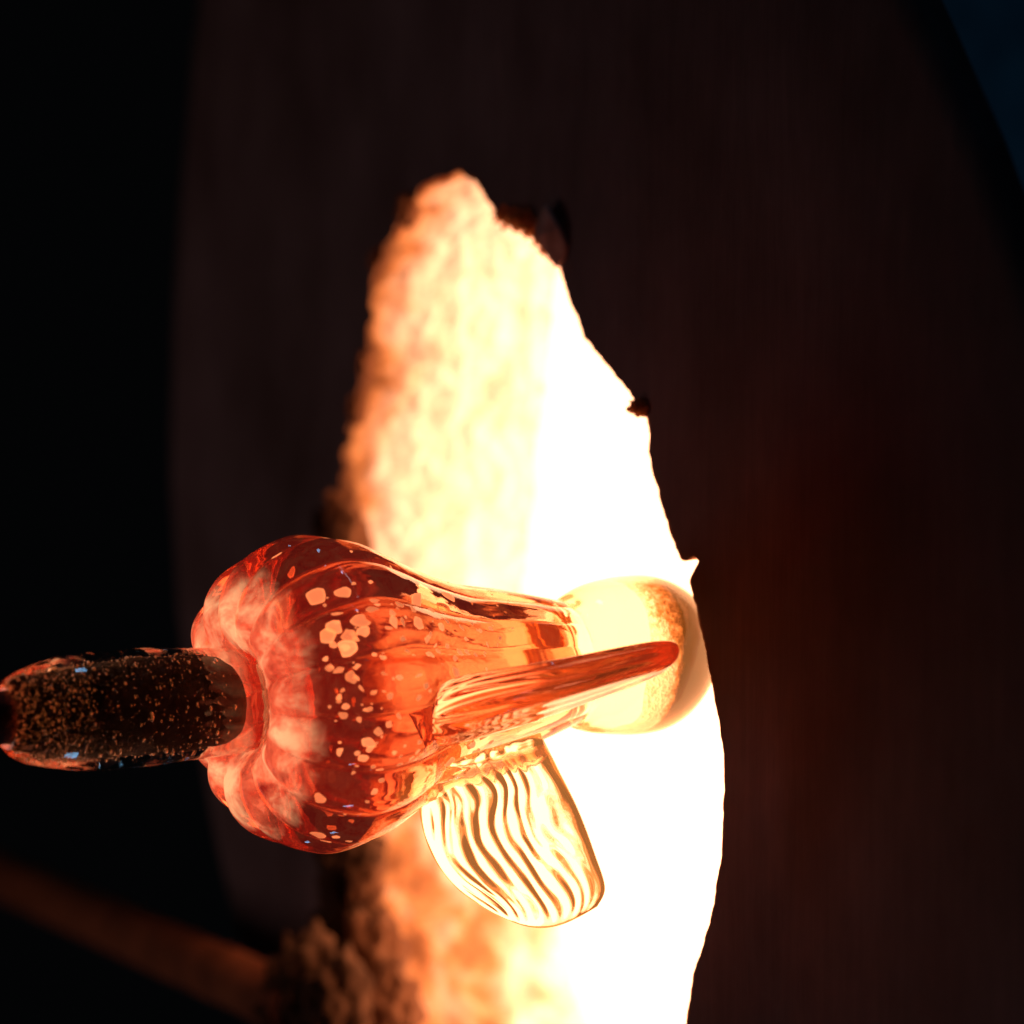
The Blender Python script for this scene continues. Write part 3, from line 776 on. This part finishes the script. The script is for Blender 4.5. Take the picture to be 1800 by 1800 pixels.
def front_chip(x, y, sz):
    cyy = 1214 - (x - 600) * 0.093
    best = None
    for k in range(0, 181, 2):
        th = math.radians(k)
        for it in range(1):
            r = r_at(x) if x > 480 else 260
            # axial coordinate so that the projected x fits: front points shift right by r*sin(theta)*sin(tilt)
            xx = x - r * math.sin(th) * math.sin(AX_TILT)
            xx = max(400, xx); r = r_at(xx)
            xx = max(400, x - r * math.sin(th) * math.sin(AX_TILT)); r = r_at(xx)
            yy = 1214 - (xx - 600) * 0.093 - r * math.cos(th)
        e = abs(yy - y)
        if best is None or e < best[0]: best = (e, xx, th)
    add_chip(best[1], best[2], sz * random.uniform(0.85, 1.2) * (1.1 if x > 675 else 1.0), random.uniform(0, 6.28), random.choice(chip_meshes))
for (x, y, sz) in seen: front_chip(x, y, sz)
for k in range(75):
    x = min(930, 590 + abs(random.gauss(0, 1)) * 150); y = random.gauss(1130 if k % 3 else 1290, 55)
    front_chip(x, y, random.choice([2.2, 3, 3.5, 4.5, 6]))
for k in range(70):                                # the far side, seen through the wall, and small ones all round
    px = random.choice([random.uniform(560, 900), random.uniform(680, 900)])
    th = math.radians(random.uniform(180, 360)) if k < 45 else math.radians(random.uniform(0, 180))
    add_chip(px, th, random.uniform(3, 9) if k < 45 else random.uniform(2, 4), random.uniform(0, 6.28), random.choice(chip_meshes))

# ------------------------------------------------------------------ punty: steel rod, glass gather, bubbles
PO, PD, P1, P2 = frame(420, 1231, 0.042, AX_TILT, -0.0145)
PM = Matrix.Translation(PO) @ Matrix((PD, P2, P1)).transposed().to_4x4()
punty = thing('punty', 'dark steel punty rod ending in a bubbly clear glass gather at the left edge', 'punty rod', PO)
punty.matrix_world = PM; bpy.context.view_layer.update()
def pax(px):
    xs = (px - 900) * S
    return (xs * (1 + PO.y / D) - PO.x) / (PD.x - xs * PD.y / D)
def pk(px): return S * (1 + (PO.y + PD.y * pax(px)) / D)
def lathe(name, prof, n, mat, parent, nspan=5, wob=0.0, seed=0):
    poly = spline(prof, nspan); V = []; rows = []
    for p in poly:
        row = []
        for k in range(n):
            th = 2 * math.pi * k / n
            r = max(p[1], 0.2) + wob * noise.fractal(Vector((p[0] * 0.02, math.cos(th) * 1.5, math.sin(th) * 1.5 + seed)), 1, 2, 3)
            row.append(len(V)); V.append(Vector((pax(p[0]), math.sin(th) * r * pk(p[0]), math.cos(th) * r * pk(p[0]))))
        rows.append(row)
    F = []
    for a, b in zip(rows, rows[1:]):
        for k in range(n):
            k2 = (k + 1) % n; F.append((a[k], b[k], b[k2], a[k2]))
    F.append(tuple(rows[0])); F.append(tuple(reversed(rows[-1])))
    me = bpy.data.meshes.new(name); me.from_pydata([tuple(v) for v in V], [], F); me.materials.append(mat)
    me.polygons.foreach_set('use_smooth', [True] * len(me.polygons)); me.update()
    o = bpy.data.objects.new(name, me); col.objects.link(o); o.parent = parent
    bm = bmesh.new(); bm.from_mesh(me); bmesh.ops.recalc_face_normals(bm, faces=bm.faces)
    if bm.calc_volume() < 0: bmesh.ops.reverse_faces(bm, faces=bm.faces)
    bm.to_mesh(me); bm.free()
    return o
lathe('glass_gather', [(8,47.5),(9,58),(20,70),(45,83),(80,94),(125,102),(190,105),(260,104),(330,99),(390,95),(432,92),(454,88),(465,74),(469,50),(469.5,1)], 128, M_GATHER, punty, 6, 2.0, 3)
lathe('steel_rod', [(-300,47),(-100,47),(7,47),(30,47.5),(120,50),(200,52),(310,52),(368,50),(392,45),(404,34),(408,18),(408.5,1)], 96, M_STEEL, punty, 5, 1.5, 8)
# bubbles caught between steel and glass: uncountable, one mesh
random.seed(5)
BV = []; BF = []
bmi = bmesh.new(); bmesh.ops.create_icosphere(bmi, subdivisions=2, radius=1); iv = [v.co.copy() for v in bmi.verts]; ifc = [tuple(v.index for v in f.verts) for f in bmi.faces]; bmi.free()
for k in range(2600):
    px = random.choice([random.uniform(14, 388), random.uniform(14, 140)]); th = random.uniform(0, 2 * math.pi)
    base = 47 if px < 60 else 52
    if px > 354: base = lerp(51, 40, (px - 354) / 35)
    sz = random.choice([random.uniform(0.5, 1.1)] * 12 + [random.uniform(1.1, 1.9)] * 3 + [random.uniform(1.9, 3.4)] * (1 if px > 150 else 0))
    r = base + sz * 0.95 + 0.6
    rmax = 56 if px < 25 else 66
    r = min(r + random.choice([0.4, 0.8, random.uniform(0, 6)]), rmax)
    if px < 22 and r + sz > 58: continue
    c = Vector((pax(px), math.sin(th) * r * pk(px), math.cos(th) * r * pk(px)))
    el = random.uniform(0.9, 1.9); o0 = len(BV)
    tdir = Vector((0, math.cos(th), -math.sin(th)))
    for v in iv:
        BV.append(c + (v + tdir * v.dot(tdir) * (el - 1)) * sz * S)
    BF += [tuple(i + o0 for i in f) for f in ifc]
me = bpy.data.meshes.new('bubbles'); me.from_pydata([tuple(v) for v in BV], [], BF); me.materials.append(M_BUBBLE)
me.polygons.foreach_set('use_smooth', [True] * len(me.polygons)); me.update()
bub = bpy.data.objects.new('bubbles', me); col.objects.link(bub); bub.parent = punty; bub['kind'] = 'stuff'

# labels for parts that look different from the rest of their thing
ball['label'] = 'clear amber glass ball at the tip'
layer['label'] = 'streaked red-amber colour layer inside the wall'
for o in sculpt.children:
    if o.name == 'lower_fin': o['label'] = 'clear ribbed glass fin hanging down'
    if o.name == 'upper_fin': o['label'] = 'dark amber blade-like fin seen on edge'
